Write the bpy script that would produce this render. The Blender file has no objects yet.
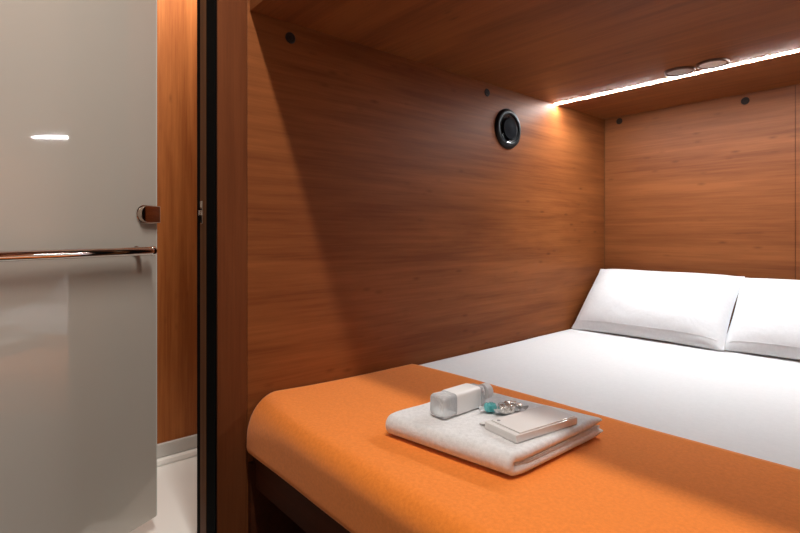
import bpy, bmesh, math, random
from mathutils import Vector, Matrix, noise
random.seed(4)
S = bpy.context.scene
C = S.collection
PI = math.pi

# ------------------------------------------------------------------ helpers
def link(name, bm, mat, parent=None, loc=(0, 0, 0), smooth=False, rot=None, angle=None):
    bmesh.ops.recalc_face_normals(bm, faces=bm.faces)
    me = bpy.data.meshes.new(name)
    bm.to_mesh(me); bm.free()
    o = bpy.data.objects.new(name, me)
    for m in (mat if isinstance(mat, (list, tuple)) else [mat]):
        me.materials.append(m)
    if smooth:
        for p in me.polygons: p.use_smooth = True
        if angle: me.set_sharp_from_angle(angle=math.radians(angle))
    o.location = loc
    if rot: o.rotation_euler = rot
    o.parent = parent
    C.objects.link(o)
    return o

def tag(o, label=None, cat=None, group=None, kind=None):
    if label: o['label'] = label
    if cat: o['category'] = cat
    if group: o['group'] = group
    if kind: o['kind'] = kind
    return o

def empty(name, loc, rot=(0, 0, 0)):
    o = bpy.data.objects.new(name, None)
    o.empty_display_size = .05
    o.location = loc; o.rotation_euler = rot
    C.objects.link(o)
    return o

def box(x0, x1, y0, y1, z0, z1, bev=0.0, bm=None, seg=2):
    own = bmesh.new()
    r = bmesh.ops.create_cube(own, size=1)
    for v in own.verts:
        v.co = Vector(((x0 + x1) / 2 + v.co.x * (x1 - x0), (y0 + y1) / 2 + v.co.y * (y1 - y0), (z0 + z1) / 2 + v.co.z * (z1 - z0)))
    if bev:
        bmesh.ops.bevel(own, geom=own.edges[:], offset=bev, segments=seg, profile=.5, affect='EDGES')
    if bm is None: return own
    me = bpy.data.meshes.new('tmp'); own.to_mesh(me); own.free(); bm.from_mesh(me); bpy.data.meshes.remove(me)
    return bm

def lathe(profile, n=48, bm=None, close=True):
    """profile of (radius, z); axis = +Z"""
    bm = bm or bmesh.new()
    rings = []
    for r, z in profile:
        if r < 1e-6:
            rings.append([bm.verts.new((0, 0, z))])
        else:
            rings.append([bm.verts.new((r * math.cos(2 * PI * k / n), r * math.sin(2 * PI * k / n), z)) for k in range(n)])
    for a, b in zip(rings, rings[1:]):
        for k in range(n):
            k2 = (k + 1) % n
            if len(a) == 1 and len(b) == 1: continue
            if len(a) == 1: bm.faces.new((a[0], b[k], b[k2]))
            elif len(b) == 1: bm.faces.new((a[k], a[k2], b[0]))
            else: bm.faces.new((a[k], a[k2], b[k2], b[k]))
    return bm

def tube(pts, r, n=10, bm=None, closed=False):
    bm = bm or bmesh.new()
    pts = [Vector(p) for p in pts]
    rings = []
    N = len(pts)
    up = None
    for i, p in enumerate(pts):
        if closed: t = pts[(i + 1) % N] - pts[i - 1]
        else: t = pts[min(i + 1, N - 1)] - pts[max(i - 1, 0)]
        t.normalize()
        if up is None:
            up = Vector((0, 0, 1)) if abs(t.z) < .9 else Vector((1, 0, 0))
        a = t.cross(up).normalized(); b = t.cross(a).normalized(); up = -b if b.dot(up) < 0 else b
        a = t.cross(up).normalized(); b = t.cross(a)
        rings.append([bm.verts.new(p + a * r * math.cos(2 * PI * k / n) + b * r * math.sin(2 * PI * k / n)) for k in range(n)])
    m = N if closed else N - 1
    for i in range(m):
        A, B = rings[i], rings[(i + 1) % N]
        for k in range(n):
            bm.faces.new((A[k], A[(k + 1) % n], B[(k + 1) % n], B[k]))
    if not closed:
        bm.faces.new(rings[0]); bm.faces.new(rings[-1])
    return bm

# ------------------------------------------------------------------ materials
def newmat(name):
    m = bpy.data.materials.new(name); m.use_nodes = True
    nt = m.node_tree
    return m, nt, nt.nodes['Principled BSDF']

def plain(name, col, rough=.5, metal=0, coat=0, spec=.5, **kw):
    m, nt, b = newmat(name)
    b.inputs['Base Color'].default_value = (*col, 1)
    b.inputs['Roughness'].default_value = rough
    b.inputs['Metallic'].default_value = metal
    b.inputs['Coat Weight'].default_value = coat
    b.inputs['Specular IOR Level'].default_value = spec
    for k, v in kw.items(): b.inputs[k.replace('_', ' ')].default_value = v
    # faint procedural variation so that nothing is perfectly uniform
    tc = nt.nodes.new('ShaderNodeTexCoord'); n = nt.nodes.new('ShaderNodeTexNoise')
    n.inputs['Scale'].default_value = 9
    nt.links.new(tc.outputs['Object'], n.inputs['Vector'])
    mr = nt.nodes.new('ShaderNodeMapRange')
    mr.inputs['To Min'].default_value = max(0, rough - .02); mr.inputs['To Max'].default_value = min(1, rough + .03)
    nt.links.new(n.outputs['Fac'], mr.inputs['Value']); nt.links.new(mr.outputs['Result'], b.inputs['Roughness'])
    return m

def wood(name, dark, light, along='X', rough=.5, off=0.0, knots=True, spec=.25):
    m, nt, b = newmat(name)
    N, L = nt.nodes, nt.links
    tc = N.new('ShaderNodeTexCoord')
    def mapped(sa, sc):
        mp = N.new('ShaderNodeMapping')
        sc3 = [sc, sc, sc]; sc3['XYZ'.index(along)] = sa
        mp.inputs['Scale'].default_value = sc3
        mp.inputs['Location'].default_value = (off, off * .7, off * 1.3)
        L.new(tc.outputs['Object'], mp.inputs['Vector'])
        return mp
    n1 = N.new('ShaderNodeTexNoise'); n1.inputs['Scale'].default_value = 1; n1.inputs['Detail'].default_value = 5
    n1.inputs['Roughness'].default_value = .55; n1.inputs['Distortion'].default_value = .6
    L.new(mapped(1.1, 9).outputs[0], n1.inputs['Vector'])
    n2 = N.new('ShaderNodeTexNoise'); n2.inputs['Scale'].default_value = 1; n2.inputs['Detail'].default_value = 4
    n2.inputs['Roughness'].default_value = .65
    L.new(mapped(5, 170).outputs[0], n2.inputs['Vector'])
    n3 = N.new('ShaderNodeTexNoise'); n3.inputs['Scale'].default_value = 1; n3.inputs['Detail'].default_value = 2
    L.new(mapped(1.8, 40).outputs[0], n3.inputs['Vector'])
    def mth(op, a, bb):
        k = N.new('ShaderNodeMath'); k.operation = op
        for i, x in enumerate((a, bb)):
            if isinstance(x, (int, float)): k.inputs[i].default_value = x
            else: L.new(x, k.inputs[i])
        return k.outputs[0]
    s = mth('ADD', mth('MULTIPLY', n1.outputs['Fac'], .46), mth('MULTIPLY', n2.outputs['Fac'], .28))
    s = mth('ADD', s, mth('MULTIPLY', n3.outputs['Fac'], .26))
    cr = N.new('ShaderNodeValToRGB')
    e = cr.color_ramp.elements
    e[0].position = .40; e[0].color = (*dark, 1)
    e[1].position = .60; e[1].color = (*light, 1)
    L.new(s, cr.inputs['Fac'])
    col = cr.outputs['Color']
    if knots:
        v = N.new('ShaderNodeTexVoronoi'); v.inputs['Scale'].default_value = 1
        L.new(mapped(9, 26).outputs[0], v.inputs['Vector'])
        gate = N.new('ShaderNodeTexNoise'); gate.inputs['Scale'].default_value = 3.1
        L.new(mapped(1, 1.6).outputs[0], gate.inputs['Vector'])
        d = N.new('ShaderNodeMapRange'); d.inputs['From Min'].default_value = .0; d.inputs['From Max'].default_value = .22
        d.inputs['To Min'].default_value = 1; d.inputs['To Max'].default_value = 0
        L.new(v.outputs['Distance'], d.inputs['Value'])
        g = N.new('ShaderNodeMapRange'); g.inputs['From Min'].default_value = .46; g.inputs['From Max'].default_value = .6
        L.new(gate.outputs['Fac'], g.inputs['Value'])
        f = mth('MULTIPLY', mth('MULTIPLY', d.outputs[0], g.outputs[0]), .6)
        mx = N.new('ShaderNodeMix'); mx.data_type = 'RGBA'
        L.new(f, mx.inputs['Factor']); L.new(col, mx.inputs[6])
        mx.inputs[7].default_value = (dark[0] * .45, dark[1] * .42, dark[2] * .4, 1)
        col = mx.outputs[2]
    L.new(col, b.inputs['Base Color'])
    b.inputs['Roughness'].default_value = rough
    b.inputs['Specular IOR Level'].default_value = spec
    bp = N.new('ShaderNodeBump'); bp.inputs['Strength'].default_value = .12; bp.inputs['Distance'].default_value = .0006
    L.new(n2.outputs['Fac'], bp.inputs['Height']); L.new(bp.outputs[0], b.inputs['Normal'])
    return m

def cloth(name, c1, c2, fine=900, wr=6, bump=.3, dist=.0008, rough=.9, sheen=.2, wrk=0.0):
    m, nt, b = newmat(name)
    N, L = nt.nodes, nt.links
    tc = N.new('ShaderNodeTexCoord')
    n = N.new('ShaderNodeTexNoise'); n.inputs['Scale'].default_value = fine; n.inputs['Detail'].default_value = 2
    L.new(tc.outputs['Object'], n.inputs['Vector'])
    n2 = N.new('ShaderNodeTexNoise'); n2.inputs['Scale'].default_value = fine * .13; n2.inputs['Detail'].default_value = 4
    L.new(tc.outputs['Object'], n2.inputs['Vector'])
    a = N.new('ShaderNodeMath'); a.operation = 'ADD'
    L.new(n.outputs['Fac'], a.inputs[0]); L.new(n2.outputs['Fac'], a.inputs[1])
    h = N.new('ShaderNodeMath'); h.operation = 'MULTIPLY'; h.inputs[1].default_value = .5
    L.new(a.outputs[0], h.inputs[0])
    cr = N.new('ShaderNodeValToRGB'); e = cr.color_ramp.elements
    e[0].position = .38; e[0].color = (*c1, 1); e[1].position = .62; e[1].color = (*c2, 1)
    L.new(h.outputs[0], cr.inputs['Fac']); L.new(cr.outputs[0], b.inputs['Base Color'])
    b.inputs['Roughness'].default_value = rough
    b.inputs['Sheen Weight'].default_value = sheen
    b.inputs['Specular IOR Level'].default_value = .2
    bp = N.new('ShaderNodeBump'); bp.inputs['Strength'].default_value = bump; bp.inputs['Distance'].default_value = dist
    L.new(h.outputs[0], bp.inputs['Height'])
    last = bp
    if wrk:
        n3 = N.new('ShaderNodeTexNoise'); n3.inputs['Scale'].default_value = wr; n3.inputs['Detail'].default_value = 3
        n3.inputs['Distortion'].default_value = .8
        L.new(tc.outputs['Object'], n3.inputs['Vector'])
        b2 = N.new('ShaderNodeBump'); b2.inputs['Strength'].default_value = wrk; b2.inputs['Distance'].default_value = .02
        L.new(n3.outputs['Fac'], b2.inputs['Height']); L.new(bp.outputs[0], b2.inputs['Normal'])
        last = b2
    L.new(last.outputs[0], b.inputs['Normal'])
    return m

def emit(name, col, strength):
    m, nt, b = newmat(name)
    b.inputs['Base Color'].default_value = (.9, .9, .9, 1)
    b.inputs['Emission Color'].default_value = (*col, 1)
    b.inputs['Emission Strength'].default_value = strength
    return m

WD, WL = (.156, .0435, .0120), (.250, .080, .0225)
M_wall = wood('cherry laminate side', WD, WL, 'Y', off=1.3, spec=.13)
M_back = wood('cherry laminate head', WD, WL, 'X', off=4.1)
M_bunk = wood('cherry laminate bunk', WD, WL, 'X', off=7.7, rough=.48)
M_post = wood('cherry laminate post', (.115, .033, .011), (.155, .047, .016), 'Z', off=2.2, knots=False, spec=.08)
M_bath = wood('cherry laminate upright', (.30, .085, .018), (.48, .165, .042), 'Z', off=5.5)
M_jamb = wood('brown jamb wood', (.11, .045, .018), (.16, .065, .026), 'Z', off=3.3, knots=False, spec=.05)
M_frame = wood('dark bed base wood', (.05, .014, .006), (.08, .022, .009), 'X', off=3.9, rough=.6, spec=.08)
M_black = plain('black seal', (.004, .0035, .0035), .9, spec=.05)  # even matt black for two faces of the jamb end
M_white = plain('white painted wall', (.72, .71, .68), .7)
M_tray = plain('white glossy floor', (.86, .855, .83), .25)
M_skirt = plain('grey white skirting', (.60, .595, .57), .35)
M_carpet = plain('dark floor', (.05, .03, .022), .8)
M_glass = plain('white back painted glass', (.535, .502, .452), .03, coat=0, spec=.95)
M_gedge = plain('glass edge', (.66, .70, .66), .15)
M_chrome = plain('polished chrome', (.82, .80, .78), .06, metal=1)
M_steel_tint = plain('polished steel latch', (.62, .50, .42), .08, metal=1)  # brown of the mirrored wood tinted into the steel colour
M_plastic_black = plain('black plastic', (.004, .004, .0045), .4, spec=.2)
M_plastic_disc = plain('black satin plastic', (.004, .0045, .007), .7, spec=.03)
M_cap = plain('dark screw cap', (.018, .010, .008), .6, spec=.2)
M_led = emit('led diffuser', (.93, .98, 1), 265)
M_alu = plain('aluminium', (.75, .74, .72), .3, metal=1)
M_rim = plain('brown grey rim', (.16, .10, .08), .35, metal=.5)
M_disc = plain('frosted lens', (.92, .92, .90), .35)
M_sheet = cloth('white bed linen', (.84, .85, .86), (.88, .89, .90), fine=700, wr=5, bump=.12, dist=.0004, wrk=.12)
M_pillow = cloth('white pillow cotton', (.78, .785, .80), (.83, .835, .85), fine=700, wr=9, bump=.12, dist=.0004, wrk=.22)
M_matt = cloth('mattress ticking', (.7, .7, .7), (.75, .75, .74))
M_orange = cloth('orange wool blanket', (.78, .205, .022), (.90, .258, .034), fine=1100, bump=.5, dist=.0010, wr=4, wrk=.08)
M_towel = cloth('white terry towel', (.70, .69, .70), (.85, .84, .85), fine=900, bump=.9, dist=.0028, rough=.95, sheen=.3)
M_box = plain('white card', (.74, .72, .71), .4, coat=.5)
M_label = plain('white bottle label', (.80, .79, .79), .4)
M_capw = plain('white bottle cap', (.84, .83, .84), .4)
def thin(name, col, diff=.15, rough=.08, bump=.6, sc=60):
    m, nt, b = newmat(name); N, L = nt.nodes, nt.links
    b.inputs['Base Color'].default_value = (*col, 1); b.inputs['Roughness'].default_value = rough
    b.inputs['Specular IOR Level'].default_value = .9
    tr = N.new('ShaderNodeBsdfTransparent'); tr.inputs[0].default_value = (.95, .965, .97, 1)
    lw = N.new('ShaderNodeFresnel'); lw.inputs[0].default_value = 1.5
    tc = N.new('ShaderNodeTexCoord'); n = N.new('ShaderNodeTexNoise'); n.inputs['Scale'].default_value = sc; n.inputs['Detail'].default_value = 3
    L.new(tc.outputs['Object'], n.inputs['Vector'])
    bp = N.new('ShaderNodeBump'); bp.inputs['Strength'].default_value = bump; bp.inputs['Distance'].default_value = .004
    L.new(n.outputs['Fac'], bp.inputs['Height']); L.new(bp.outputs[0], b.inputs['Normal']); L.new(bp.outputs[0], lw.inputs['Normal'])
    mr = N.new('ShaderNodeMapRange'); mr.inputs['To Min'].default_value = diff; mr.inputs['From Max'].default_value = .5
    L.new(lw.outputs[0], mr.inputs['Value'])
    mx = N.new('ShaderNodeMixShader'); L.new(mr.outputs[0], mx.inputs[0]); L.new(tr.outputs[0], mx.inputs[1]); L.new(b.outputs[0], mx.inputs[2])
    L.new(mx.outputs[0], N['Material Output'].inputs[0])
    return m
M_clear = thin('thin clear plastic', (.92, .94, .96), .30, bump=1.0, sc=55)
M_film = thin('crinkled film', (.9, .91, .92), .45, sc=150)
M_teal = plain('teal foil', (.13, .50, .52), .25, coat=.6, metal=.3)
M_silver = plain('silver foil', (.86, .85, .83), .25, metal=.8)
M_mark = plain('grey mark', (.25, .24, .24), .5)

EYE = .90
XW, YH, YF = -1.31, 2.58, .584          # side wall, head wall, foot of the bunk
ZU = 1.515                               # underside of the upper bunk
XR = .10                                 # right partition of the bunk

# ------------------------------------------------------------------ setting
def structure(name, bm, mat, parent=None, **k):
    o = link(name, bm, mat, parent, **k)
    if parent is None: o['kind'] = 'structure'
    return o
ZC = 2.30
structure('wall_left', box(XW - .14, XW, .577, YH + .14, 0, ZC, .0012), M_wall)
structure('wall_back', box(XW + .0005, .70, YH, YH + .14, 0, ZC), M_back)
structure('wall_right', box(XR, XR + .6, YF, YH - .0005, 0, ZC), M_bunk)
structure('wall_side', box(XR + .6, XR + .7, -1.6, YH, 0, ZC), M_white)
structure('wall_front', box(-2.2, XR + .7, -1.7, -1.6, 0, ZC), M_white)
structure('wall_entry', box(XW - .14, XW, -1.6, -.40, 0, ZC), M_white)
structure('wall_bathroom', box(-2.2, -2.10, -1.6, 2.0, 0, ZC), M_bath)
structure('wall_bathroom_end', box(-2.10, XW - .141, 1.6, 1.7, 0, ZC), M_white)
structure('ceiling', box(-2.2, XR + .7, -1.7, YH + .14, ZC, ZC + .1), M_white)
structure('floor', box(XW - .08, XR + .7, -1.7, YH + .14, -.1, 0), M_carpet)
structure('floor_bathroom', box(-2.2, XW - .08, -1.7, YH + .14, -.1, .0005), M_tray)
sk = box(-2.0995, -2.082, -1.59, 1.6, .028, .078, .002)
structure('baseboard_bathroom', sk, M_skirt)
# rounded bead below the skirting
sb = bmesh.new()
pr = [(-2.0995, .002), (-2.066, .002), (-2.064, .010), (-2.068, .020), (-2.078, .026), (-2.0995, .027)]
ra = [sb.verts.new((x, -1.59, z)) for x, z in pr]; rb = [sb.verts.new((x, 1.6, z)) for x, z in pr]
for i in range(len(pr)):
    j = (i + 1) % len(pr); sb.faces.new((ra[i], ra[j], rb[j], rb[i]))
sb.faces.new(ra); sb.faces.new(rb)
structure('trim_5', sb, M_tray)
# door jamb at the end of the partition: post facing, black seal, brown strip
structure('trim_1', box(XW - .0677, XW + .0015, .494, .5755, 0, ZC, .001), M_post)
band = box(XW - .0675, XW - .002, .4895, .4935, 0, ZC)
structure('trim_2', band, M_black)
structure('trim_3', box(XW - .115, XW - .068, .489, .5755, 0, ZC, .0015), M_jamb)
structure('trim_4', box(XW - .14, XW - .1152, .4892, .5755, 0, ZC), M_black)
# black shadow joint in the corner and a panel joint in the head wall
structure('trim_6', box(XW + .0006, XW + .003, YH - .0025, YH - .0001, .2, ZU - .001), M_jamb)
structure('trim_7', box(-.492, -.4905, YH - .0016, YH - .0001, .2, ZU - .001), M_frame)

# strike plate on the jamb
sp = empty('strike_plate', (XW - .098, .489, .960))
tag(sp, 'small steel strike plate on the narrow brown door jamb strip', 'strike plate')
link('plate', box(-.012, .004, -.0015, 0, -.032, .032, .0006), M_steel_tint, sp)
link('keeper_lip', box(-.010, -.002, -.008, -.0014, -.008, .006, .001), M_chrome, sp)

# ------------------------------------------------------------------ glass door
PHI = math.radians(25.0)
P = Vector((-1.617, .427, 0))            # free edge
# local x = from the free edge towards the hinge, local y = out of the glass towards the room
door = empty('door_1', (P.x, P.y, 0), (0, 0, 0))
dx = Vector((math.sin(PHI), -math.cos(PHI), 0)); dn = Vector((math.cos(PHI), math.sin(PHI), 0))
door.matrix_world = Matrix(((dx.x, dn.x, 0, P.x), (dx.y, dn.y, 0, P.y), (0, 0, 1, 0), (0, 0, 0, 1)))
door['kind'] = 'structure'
gl = link('glass_panel', box(.002, .80, -.010, 0, .05, 2.12, .0008), M_glass, door)
link('polished_edge', box(-.0015, .0019, -.0098, -.0004, .052, 2.118, .0004), M_gedge, door)
# towel-bar style pull
bar = bmesh.new()
tube([(x, .045, .851) for x in [.055 + .01 * k for k in range(59)]], .0125, 20, bm=bar)
pull = link('pull_bar', bar, M_chrome, door, smooth=True, angle=40)
def endcap(x0, sgn):
    b = lathe([(0, -.004), (.0125, -.004), (.0140, -.001), (.0140, .006), (.010, .009), (0, .010)], 28)
    bmesh.ops.rotate(b, verts=b.verts, cent=(0, 0, 0), matrix=Matrix.Rotation(-sgn * PI / 2, 3, 'Y'))
    bmesh.ops.translate(b, verts=b.verts, vec=(x0, .045, .851))
    return b
link('end_cap', endcap(.054, 1), M_chrome, pull, smooth=True, angle=40)
link('end_cap', endcap(.637, -1), M_chrome, pull, smooth=True, angle=40)
for x in (.072, .60):
    b = lathe([(0, 0), (.014, 0), (.014, .004), (.0075, .006), (.0075, .036), (0, .036)], 24)
    bmesh.ops.rotate(b, verts=b.verts, cent=(0, 0, 0), matrix=Matrix.Rotation(-PI / 2, 3, 'X'))
    bmesh.ops.translate(b, verts=b.verts, vec=(x, .0004, .851))
    link('standoff', b, M_chrome, pull, smooth=True, angle=40)
# D-shaped latch
def dshape(w, h, t0, t1, cx, cz, bev):
    b = bmesh.new(); pts = []
    r = h / 2
    pts += [(cx, cz - r), ]
    n = 20
    for k in range(n + 1):
        a = -PI / 2 + PI * k / n
        pts.append((cx + (w - r) + r * math.cos(a), cz + r * math.sin(a)))
    pts.append((cx, cz + r))
    lo = [b.verts.new((x, t0, z)) for x, z in pts]
    f = b.faces.new(lo)
    ex = bmesh.ops.extrude_face_region(b, geom=[f])
    vs = [g for g in ex['geom'] if isinstance(g, bmesh.types.BMVert)]
    bmesh.ops.translate(b, verts=vs, vec=(0, t1 - t0, 0))
    es = list({e for v in vs for e in v.link_edges if all(x in vs for x in e.verts)})
    bmesh.ops.bevel(b, geom=es, offset=bev, segments=3, profile=.5, affect='EDGES')
    bmesh.ops.remove_doubles(b, verts=b.verts, dist=1e-5)
    return b
lt = link('latch', dshape(.066, .050, .0003, .020, .003, .958, .0025), M_steel_tint, door, smooth=True, angle=30)
link('latch_base', dshape(.069, .054, .0001, .004, .003, .958, .001), M_chrome, lt, smooth=True, angle=30)

# ------------------------------------------------------------------ bunk above
ub = empty('upper_bunk', (0, 0, 0))
tag(ub, 'cherry wood upper bunk platform spanning above the bed', 'bunk')
link('base_panel', box(XW + .001, XR - .001, YF + .020, YH - .001, ZU, ZU + .03, .0008), M_bunk, ub)
link('front_board', box(XW + .001, XR - .001, YF, YF + .0195, ZU - .0005, ZU + .34, .001), M_bunk, ub)

# LED strip
led = empty('led_strip_light', (0, 2.10, ZU))
tag(led, 'glowing white LED strip set in the bunk underside near the head wall', 'light')
link('diffuser', box(XW + .004, -.06, -.009, .009, -.0022, -.0005, .0008), M_led, led)
link('channel', box(XW + .003, -.055, -.0125, .0125, -.0012, -.0002), M_alu, led)

def fitting(x, y, label, lens, name='recessed_downlight'):
    e = empty(name, (x, y, ZU))
    tag(e, label, 'light', 'round fittings beside the LED strip')
    r = lathe([(.0425, 0), (.0425, -.006), (.046, -.0085), (.051, -.007), (.0525, -.0005), (.0525, 0)], 56)
    link('rim', r, M_rim, e, smooth=True, angle=50)
    link('lens', lathe([(0, -.0085), (.018, -.008), (.032, -.0063), (.0424, -.004), (.0424, -.0001), (0, -.0001)], 56), lens, e, smooth=True, angle=50)
    return e
M_disc2 = plain('grey lens', (.52, .51, .50), .4)
fitting(-.733, 2.025, 'round grey recessed fitting on the bunk underside, the one nearer the air vent wall', M_disc2)
fitting(-.622, 2.022, 'round recessed fitting with pale lens and brown rim, farther right beside LED strip', M_disc)

# ------------------------------------------------------------------ air vent on side wall
vent = empty('air_vent', (XW, 1.735, EYE + .447), (0, PI / 2, 0))
tag(vent, 'round black air vent on the left wood wall near the LED strip', 'air vent')
link('rim', lathe([(.060, .0005), (.060, .006), (.063, .013), (.072, .015), (.082, .011), (.086, .003), (.086, .0005)], 64), M_plastic_black, vent, smooth=True, angle=50)
link('throat', lathe([(.0598, .009), (.050, .0055), (.044, .0012), (0, .0008)], 64), plain('black throat', (.02, .02, .022), .22), vent, smooth=True)
link('disc', lathe([(0, .018), (.020, .0175), (.036, .0155), (.043, .0165), (.046, .0125), (.043, .008), (.012, .007), (.012, .001), (0, .001)], 64), M_plastic_disc, vent, smooth=True, angle=40)
link('bead', tube([(.066 * math.cos(2 * PI * k / 48), .066 * math.sin(2 * PI * k / 48), .0145) for k in range(48)], .0016, 8, closed=True), M_plastic_disc, vent, smooth=True)

# screw caps
def cap(loc, rot, label):
    b = lathe([(0, .0032), (.006, .0034), (.0075, .002), (.010, .0038), (.0145, .003), (.0165, .0005), (.0165, .0001), (0, .0001)], 28)
    o = link('screw_cap', b, M_cap, None, loc, True, rot, 60)
    tag(o, label, 'screw cap', 'dark screw caps under the upper bunk')
    return o
def on_side(y, z, label): cap((XW, y, z), (0, PI / 2, 0), label)
def on_back(x, z, label): cap((x, YH, z), (PI / 2, 0, 0), label)
on_side(1.31 / math.tan(math.radians(61.6)), EYE + .572, 'dark screw cap on side wall near the front edge of the upper bunk')
on_side(1.31 / math.tan(math.radians(49.2 - 9.9)), EYE + .578, 'dark screw cap on side wall just left of the black air vent')
on_back(-1.31 + .082, EYE + .592, 'dark screw cap on head wall close to the corner below LED strip end')
on_back(-2.58 * math.tan(math.radians(49.2 - 34.7)), EYE + .585, 'dark screw cap on head wall, farther right above the pillows')

# ------------------------------------------------------------------ bed
ZT = .434                                # bed surface
bf = empty('bed', (0, 0, 0))
tag(bf, 'dark wooden bed base with front rail under the mattress', 'bed frame')
link('front_rail', box(XW + .002, XR - .002, .592, .612, .205, .298, .0015), M_frame, bf)
link('platform', box(XW + .002, XR - .002, .613, YH - .002, .275, .297), M_frame, bf)
link('underbed_dark_board', box(XW + .002, XW + .020, .5785, YH - .002, .0, .274), M_frame, bf)  # wall-side board added to keep the space under the bed dark
link('underbed_dark_board', box(XR - .022, XR - .002, .613, YH - .002, .0, .274), M_frame, bf)
link('back_board', box(XW + .002, XR - .023, 1.55, 1.57, .0, .274), M_frame, bf)

def wrap(x0, x1, y0, y1, z0, z1, r, nx, ny, nz, fn=None, bottom_tuck=.05, back=False, rl=None):
    """rounded box shell, open at the back, with a tucked bottom"""
    bm = bmesh.new()
    def profile(rt):
        prof = [(y0 + bottom_tuck, z0)]
        k = 12; rb_ = r * .5
        for i in range(k + 1):
            a = -PI / 2 - PI / 2 * i / k
            prof.append((y0 + rb_ + rb_ * math.cos(a), z0 + rb_ + rb_ * math.sin(a)))
        for i in range(1, nz):
            prof.append((y0, z0 + rb_ + (z1 - z0 - rb_ - rt) * i / nz))
        for i in range(k + 1):
            a = PI - PI / 2 * i / k
            prof.append((y0 + rt + rt * math.cos(a), z1 - rt + rt * math.sin(a)))
        for i in range(1, ny + 1):
            prof.append((y0 + rt + (y1 - y0 - rt) * i / ny, z1))
        return prof
    xs = []
    m = 14
    for i in range(m):
        xs.append(x0 + r * 1.0 * (1 - math.cos(PI / 2 * i / m)))
    for i in range(nx + 1):
        xs.append(x0 + r + (x1 - x0 - r) * i / nx)
    rows = []
    for x in xs:
        prof = profile(r + .048 * math.exp(-((x - x0) / .13) ** 1.5))
        row = []
        rc = .022
        t = max(0, (x0 + rc - x) / rc)
        s = rc * (1 - math.sqrt(max(0, 1 - t * t)))
        for (y, z) in prof:
            f = 1 - min(1, max(0, (y - y0) / .10))
            zz = z - s * .35 * max(0, (z - (z0 + z1) / 2)) / ((z1 - z0) / 2) * (.3 + .7 * f)
            p = Vector((x, y + s * .8 * f, zz))
            if fn: p = fn(p)
            row.append(bm.verts.new(p))
        rows.append(row)
    for A, B in zip(rows, rows[1:]):
        for i in range(len(prof) - 1):
            bm.faces.new((A[i], A[i + 1], B[i + 1], B[i]))
    return bm

mt = box(XW + .012, XR - .012, .592, YH - .012, .3, .424, .035, seg=4)
tag(link('mattress', mt, M_matt, None, smooth=True, angle=60), 'thick mattress under the orange blanket and white sheet', 'mattress')

# white sheet over the head part
bm = bmesh.new()
nx, ny = 90, 100
g = []
for i in range(nx + 1):
    x = XW + .004 + (XR - XW - .008) * i / nx
    row = []
    for j in range(ny + 1):
        y = 1.15 + (YH - .006 - 1.15) * j / ny
        z = ZT + .0028 * noise.noise(Vector((x * 3.1, y * 2.2, .3))) + .0012 * noise.noise(Vector((x * 9, y * 5, 3.3)))
        e = min(x - XW - .004, XR - .004 - x)
        z -= .002 * math.exp(-e / .005)
        row.append(bm.verts.new((x, y, z)))
    g.append(row)
for i in range(nx):
    for j in range(ny):
        bm.faces.new((g[i][j], g[i + 1][j], g[i + 1][j + 1], g[i][j + 1]))
sh = link('bed_sheet', bm, M_sheet, None, smooth=True)
tag(sh, 'smooth white sheet covering the bed between pillows and orange blanket', 'bed sheet')
md = sh.modifiers.new('t', 'SOLIDIFY'); md.thickness = .004; md.offset = -1

def puff(p):
    k = math.exp(-max(0, p.x - XW - .03) / .22) * math.exp(-max(0, p.y - YF) / .25)
    up = max(0, (p.z - .36) / .08)
    p.z += .019 * k * up
    p.z += .0022 * noise.noise(Vector((p.x * 3.2, p.y * 3.0, 2.1))) * up
    p.y -= max(0, p.y - .9) / .32 * .045 * math.exp(-(p.x - XW) / .35)
    fr = max(0, 1 - (p.y - .56) / .05)
    p.y += fr * (.004 * noise.noise(Vector((p.x * 4.0, p.z * 5, 7.7))))
    if p.y > 1.0: p.y += (p.y - 1.0) / .22 * (.004 * math.sin(p.x * 4 + 1) + .002 * noise.noise(Vector((p.x * 8, 0, 0))))
    return p
bl = wrap(XW + .004, XR - .004, .566, 1.222, .299, ZT + .0075, .048, 110, 50, 8, puff, .06)
for f in bl.faces: f.smooth = True
bo = link('orange_blanket', bl, M_orange, None, smooth=True)
tag(bo, 'orange wool blanket wrapped over the foot of the bed', 'blanket')
md = bo.modifiers.new('t', 'SOLIDIFY'); md.thickness = .005; md.offset = -1

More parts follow.
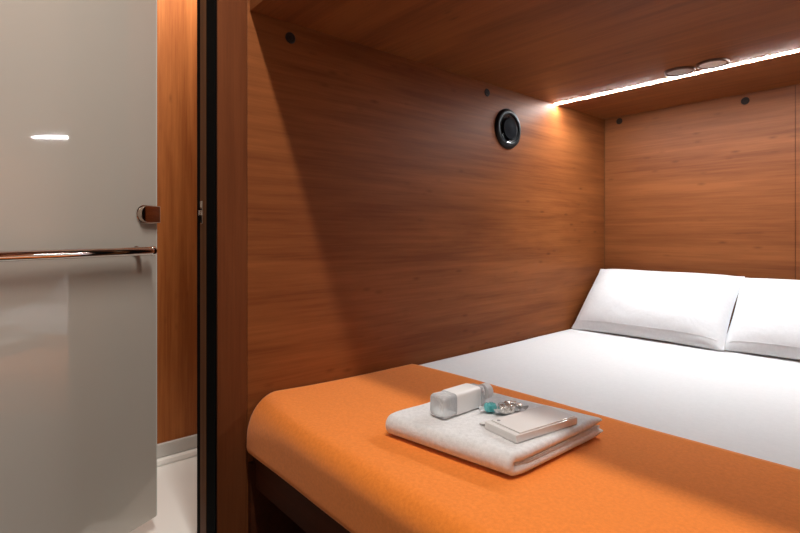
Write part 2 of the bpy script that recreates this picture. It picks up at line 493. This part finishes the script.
# pillows
def make_pillow(name, cx, yb, zb, yt, zt, w, seed, th, label, yaw=0.0):
    H = math.hypot(yt - yb, zt - zb)
    ang = math.atan2(zt - zb, yt - yb)
    root = empty(name, (cx, yb, zb), (ang, 0, yaw))
    tag(root, label, 'pillow', 'white pillows against the head wall')
    bm = bmesh.new(); n, m = 56, 36
    top, bot = [], []
    def pos(u, v, side):
        # cushion outline: slightly hollow edges, crisp corners
        ox = w / 2 * (u - .030 * u * (1 - v * v) * abs(u) ** 3)
        oy = H / 2 * (v - .045 * v * (1 - u * u) * abs(v) ** 3)
        pr = ((1 - abs(u) ** 5) ** .6) * ((1 - abs(v) ** 2.5) ** .62)
        crease = noise.noise(Vector((u * 2.3 + seed, v * 1.7, seed * 2))) * .12 * pr
        edge = noise.noise(Vector((u * 7 + seed, v * 6, 4.))) * .05 * (1 - abs(pr - .5))
        t = th * (pr * (1.0 + crease) + edge * pr)
        return Vector((ox, H / 2 + oy, side * t))
    grid = {}
    for i in range(n + 1):
        for j in range(m + 1):
            u = math.sin(PI / 2 * (2 * i / n - 1)); v = math.sin(PI / 2 * (2 * j / m - 1))
            if i in (0, n) or j in (0, m):
                vv = bm.verts.new(pos(u, v, 0)); grid[i, j, 0] = grid[i, j, 1] = vv
            else:
                grid[i, j, 0] = bm.verts.new(pos(u, v, 1)); grid[i, j, 1] = bm.verts.new(pos(u, v, -.8))
    for i in range(n):
        for j in range(m):
            for s in (0, 1):
                q = [grid[i, j, s], grid[i + 1, j, s], grid[i + 1, j + 1, s], grid[i, j + 1, s]]
                bm.faces.new(q if s == 0 else q[::-1])
    link('pillow_body', bm, M_pillow, root, smooth=True)
    # seam piping round the outline
    pts = []
    for k in range(40): pts.append(pos(-1 + 2 * k / 40, -1, 0))
    for k in range(24): pts.append(pos(1, -1 + 2 * k / 24, 0))
    for k in range(40): pts.append(pos(1 - 2 * k / 40, 1, 0))
    for k in range(24): pts.append(pos(-1, 1 - 2 * k / 24, 0))
    link('seam', tube(pts, .0022, 8, closed=True), M_pillow, root, smooth=True)
    # hem line of the pillowcase along the lower edge
    hp = [pos(-.93 + 1.86 * k / 40, -.86, 1) + Vector((0, 0, .0006)) for k in range(41)]
    link('hem', tube(hp, .0012, 6), M_pillow, root, smooth=True)
    return root
make_pillow('pillow', -.974, 2.235, ZT + .007, 2.535, EYE - .186, .642, 1.0, .088,
            'white pillow in the corner between side wall and head wall', math.radians(1.5))
make_pillow('pillow', -.341, 2.272, ZT + .007, 2.545, EYE - .190, .65, 5.0, .080,
            'white pillow farther from the side wall, cut off by the right picture edge', math.radians(1))

# ------------------------------------------------------------------ towel
TZ = ZT + .0120
tw = empty('folded_towel', (-.717, .893, TZ), (0, 0, math.radians(8.5)))
tag(tw, 'folded white towel lying on the orange blanket', 'towel')
def fold_sheet(y_in_bot, y_in_top, y_fold, half, R, xw, zc, taper=.014, rise=.0, seed=0.):
    """a thick sheet folded once at y_fold; opening towards +y"""
    path = []
    for i in range(22): path.append((y_in_bot + (y_fold + R - y_in_bot) * i / 22, zc - R, 0))
    for i in range(13):
        a = -PI / 2 - PI * i / 12
        path.append((y_fold + R + R * math.cos(a), zc + R * math.sin(a), 0))
    for i in range(1, 23):
        t = i / 22
        path.append((y_fold + R + (y_in_top - y_fold - R) * t, zc + R + rise * t * t, 0))
    N = len(path); bm = bmesh.new()
    xs = []
    m = 8
    for i in range(m + 1): xs.append(-xw + taper * (1 - math.cos(PI / 2 * i / m)))
    for i in range(1, 40): xs.append(-xw + taper + (2 * xw - 2 * taper) * i / 40)
    for i in range(m + 1): xs.append(xw - taper * (1 - math.cos(PI / 2 * (m - i) / m)))
    rows = []
    for x in xs:
        d = max(0, abs(x) - (xw - taper)) / taper
        hf = half * math.sqrt(max(.0, 1 - d * d)) if d < 1 else 0
        hf = max(hf, half * .12)
        outer, inner = [], []
        for i, (y, z, _) in enumerate(path):
            y0_, z0_, _ = path[max(0, i - 1)]; y1_, z1_, _ = path[min(N - 1, i + 1)]
            t = Vector((0, y1_ - y0_, z1_ - z0_)).normalized()
            nn = Vector((0, t.z, -t.y))
            # the path runs -y along the bottom: outward is down / away from the centre
            if i < 22: nn = Vector((0, 0, -1))
            elif i < 35:
                a = -PI / 2 - PI * (i - 22) / 12; nn = Vector((0, math.cos(a), math.sin(a)))
            else: nn = Vector((0, 0, 1))
            en = min(i, N - 1 - i); h2 = hf * (1 if en > 3 else (.35, .68, .86, .96)[en])
            w_ = .0016 * noise.noise(Vector((x * 12 + seed, y * 12, z * 30)))
            up_ = 1 if nn.z > .2 else 0
            ins = .006 * (1 - min(1, (y - y_fold) / .03)) if y - y_fold < .03 else 0   # rounded plan corners
            xx = x * (1 - ins / xw) + .17 * y
            outer.append(bm.verts.new(Vector((xx, y, z)) + nn * (h2 + w_ * up_)))
            inner.append(bm.verts.new(Vector((xx, y, z)) - nn * min(h2, R * .92)))
        rows.append(outer + inner[::-1])
    K = len(rows[0])
    for A, B in zip(rows, rows[1:]):
        for i in range(K):
            j = (i + 1) % K
            bm.faces.new((A[i], A[j], B[j], B[i]))
    for A in (rows[0], rows[-1]):
        for i in range(N - 1):
            bm.faces.new((A[i], A[i + 1], A[K - 2 - i], A[K - 1 - i]))
    return bm
link('towel_fold', fold_sheet(.162, .157, -.151, .0098, .0125, .164, .0225, taper=.009, rise=.001), M_towel, tw, smooth=True)
link('inner_fold', fold_sheet(.152, .150, -.139, .0012, .0016, .1625, .0225, .004, seed=3.), M_towel, tw, smooth=True)

# ------------------------------------------------------------------ things on the towel
TT = TZ + .0466
# bottle lying on its side: axis along local +y (base towards camera)
bt = empty('water_bottle', (-.783, .783, TT), (0, 0, math.radians(0)))
bt.scale = (.88, .88, .88)
tag(bt, 'clear square water bottle with white label lying on the towel', 'bottle')
def sq_ring(bm, y, hw, pw, zc, n=40):
    vs = []
    for k in range(n):
        a = 2 * PI * k / n
        c, s = math.cos(a), math.sin(a)
        e = 2 / pw
        vs.append(bm.verts.new((hw * math.copysign(abs(c) ** e, c), y, zc + hw * math.copysign(abs(s) ** e, s))))
    return vs
def sq_loft(sts, zc, cap0=True, cap1=True):
    bm = bmesh.new(); R_ = [sq_ring(bm, y, hw, pw, zc) for y, hw, pw in sts]
    for A, B in zip(R_, R_[1:]):
        for k in range(40): bm.faces.new((A[k], A[(k + 1) % 40], B[(k + 1) % 40], B[k]))
    if cap0: bm.faces.new(R_[0])
    if cap1: bm.faces.new(R_[-1])
    return bm
ZB = .0285
link('bottle_body', sq_loft([(.006, .012, 2), (.002, .017, 3), (0, .023, 5), (.003, .0262, 6), (.010, .0275, 7), (.030, .0272, 7), (.036, .0262, 7), (.042, .0272, 7),
     (.130, .0272, 7), (.143, .0262, 6), (.158, .0245, 5), (.166, .0165, 2.4), (.172, .0125, 2), (.186, .0125, 2)], ZB), M_clear, bt, smooth=True, angle=50)
lab = sq_loft([(.046, .0276, 7), (.048, .0282, 7), (.136, .0282, 7), (.139, .0274, 7)], ZB, False, False)
link('label_sleeve', lab, M_label, bt, smooth=True, angle=50)
link('bottle_cap', sq_loft([(.1765, .0135, 2), (.178, .0215, 2), (.198, .0212, 2), (.201, .0195, 2)], ZB), M_capw, bt, smooth=True, angle=40)

# white box
bx = empty('amenity_box', (-.618, .902, TT - .0015), (0, 0, math.radians(-8)))
tag(bx, 'flat white box in clear wrap on the towel corner', 'box')
link('carton', box(-.045, .045, -.092, .092, .0005, .0165, .0018), M_box, bx)
fl = bmesh.new()
nxf, nyf = 10, 16; G = []
for i in range(nxf + 1):
    r = []
    for j in range(nyf + 1):
        x = -.070 + .026 * i / nxf; y = -.085 + .17 * j / nyf
        z = .002 + .010 * (i / nxf) ** 2 + .0022 * noise.noise(Vector((x * 90, y * 60, 1)))
        r.append(fl.verts.new((x, y, z)))
    G.append(r)
for i in range(nxf):
    for j in range(nyf): fl.faces.new((G[i][j], G[i + 1][j], G[i + 1][j + 1], G[i][j + 1]))
fo = link('wrapper_flap', fl, M_box, bx, smooth=True)
md = fo.modifiers.new('t', 'SOLIDIFY'); md.thickness = .0008
link('lid', box(-.038, .043, -.080, .086, .0166, .0195, .001), M_box, bx)
hb = lathe([(0, .0201), (.0035, .0201), (.0038, .0196), (0, .0196)], 20)
link('punched_mark', hb, M_mark, bx, loc=(-.026, -.070, 0))

# crinkled little packets
def packet(name, loc, rz, size, mats, label, seed, cat='packet', ribs=9):
    e = empty(name, loc, (0, 0, rz)); tag(e, label, cat)
    L_, W_, H_ = size
    bm = bmesh.new(); n, m = 30, 20; rows = []
    for i in range(n + 1):
        u = -1 + 2 * i / n
        r = []
        for k in range(m):
            a = 2 * PI * k / m
            s = (1 - abs(u) ** 4) ** .5 * .85 + .15
            cr = 1 + .16 * noise.noise(Vector((u * 4 + seed, math.cos(a) * 2, math.sin(a) * 2))) + .07 * math.cos(u * ribs * PI)
            c, q = math.cos(a), math.sin(a)
            r.append(bm.verts.new((u * L_ / 2, W_ / 2 * s * cr * math.copysign(abs(c) ** .7, c), H_ * .5 + .001 + H_ / 2 * s * min(cr, 1.0 if q < 0 else 9) * math.copysign(abs(q) ** .7, q))))
        rows.append(r)
    for A, B in zip(rows, rows[1:]):
        for k in range(m): bm.faces.new((A[k], A[(k + 1) % m], B[(k + 1) % m], B[k]))
    bm.faces.new(rows[0]); bm.faces.new(rows[-1])
    link('packet_body', bm, mats[0], e)
    # flat pleated wrapper ends
    for sg in (-1, 1):
        b = bmesh.new(); R1 = []
        for i in range(5):
            R1.append([b.verts.new((sg * (L_ / 2 - .001 + .0028 * i), -W_ / 2 * (.5 + .13 * i) + W_ * (.5 + .13 * i) * j / 12, H_ * .5 + .0016 * (1 if j % 2 else -1) * (i / 4 + .2))) for j in range(13)])
        for A, B in zip(R1, R1[1:]):
            for j in range(12): b.faces.new((A[j], A[j + 1], B[j + 1], B[j]))
        o = link('wrapper_end', b, mats[1], e)
        mdd = o.modifiers.new('t', 'SOLIDIFY'); mdd.thickness = .0005
    return e
packet('wrapped_packet', (-0.728, 0.901, TT), math.radians(50), (.030, .024, .020), (M_teal, M_film), 'small shiny teal packet on the towel beside the bottle', 1.)
packet('wrapped_packet', (-0.698, 0.920, TT), math.radians(60), (.036, .028, .020), (M_silver, M_film), 'crinkled silvery ribbed packet between teal packet and white box', 4., ribs=11)
packet('wrapped_packet', (-0.708, 0.960, TT), math.radians(20), (.046, .022, .015), (M_silver, M_film), 'crinkled silvery packet lying behind the ribbed one, nearest the white sheet', 8., ribs=12)

# ------------------------------------------------------------------ lights
def area(name, loc, size, power, col, rot=(0, 0, 0), shape='DISK', spread=180, size_y=None):
    l = bpy.data.lights.new(name, 'AREA'); l.shape = shape; l.size = size
    if size_y: l.size_y = size_y
    l.energy = power; l.color = col; l.spread = math.radians(spread)
    o = bpy.data.objects.new(name, l); o.location = loc; o.rotation_euler = rot
    C.objects.link(o); return o
def ceiling_spot(x, y, label):
    e = empty('ceiling_downlight', (x, y, ZC)); tag(e, label, 'light')
    link('rim', lathe([(.040, -.0002), (.040, -.006), (.048, -.007), (.052, -.0002)], 40), M_alu, e, smooth=True, angle=50)
    link('bulb', lathe([(0, -.003), (.039, -.003), (.039, -.0005), (0, -.0005)], 40), emit('spot lens', (1, .85, .66), 6), e)
cl = empty('ceiling_strip_light', (-.35, .325, ZC)); tag(cl, 'linear light in the room ceiling just before the bunk', 'light')
link('housing', box(-.56, .56, -.035, .035, -.004, -.0002), M_alu, cl)
link('tube_cover', box(-.55, .55, -.025, .025, -.006, -.0042, .0008), emit('strip lens', (1, .9, .78), 5), cl)
ceiling_spot(-1.86, .62, 'round downlight in the bathroom ceiling behind the glass door')
WARM = (1, .95, .88)
area('room_strip_light', (-.35, .325, ZC - .009), 1.1, 27, WARM, shape='RECTANGLE', size_y=.05)
area('bathroom_spot_light', (-1.86, .62, ZC - .009), .08, 15, (1, .92, .82))

w = bpy.data.worlds.new('world'); S.world = w; w.use_nodes = True
w.node_tree.nodes['Background'].inputs[0].default_value = (.5, .48, .45, 1)
w.node_tree.nodes['Background'].inputs[1].default_value = .0

# ------------------------------------------------------------------ camera
cam = bpy.data.cameras.new('camera'); co = bpy.data.objects.new('camera', cam); C.objects.link(co)
co.location = (0, 0, EYE); co.rotation_euler = (PI / 2, 0, math.radians(49.2))
cam.sensor_width = 36; cam.lens = 498.5 / 800 * 36; cam.shift_y = -32.5 / 800; cam.clip_start = .01
S.camera = co

vs = S.view_settings
S.display_settings.display_device = 'sRGB'
vs.view_transform = 'Standard'; vs.look = 'None'; vs.gamma = 1; vs.use_curve_mapping = False
vs.exposure = 0.0
cy = S.cycles
cy.use_denoising = True
try: cy.denoiser = 'OPENIMAGEDENOISE'
except Exception: pass
cy.max_bounces = 10; cy.diffuse_bounces = 6; cy.glossy_bounces = 5; cy.transmission_bounces = 8
cy.sample_clamp_indirect = 6; cy.caustics_reflective = False; cy.caustics_refractive = False
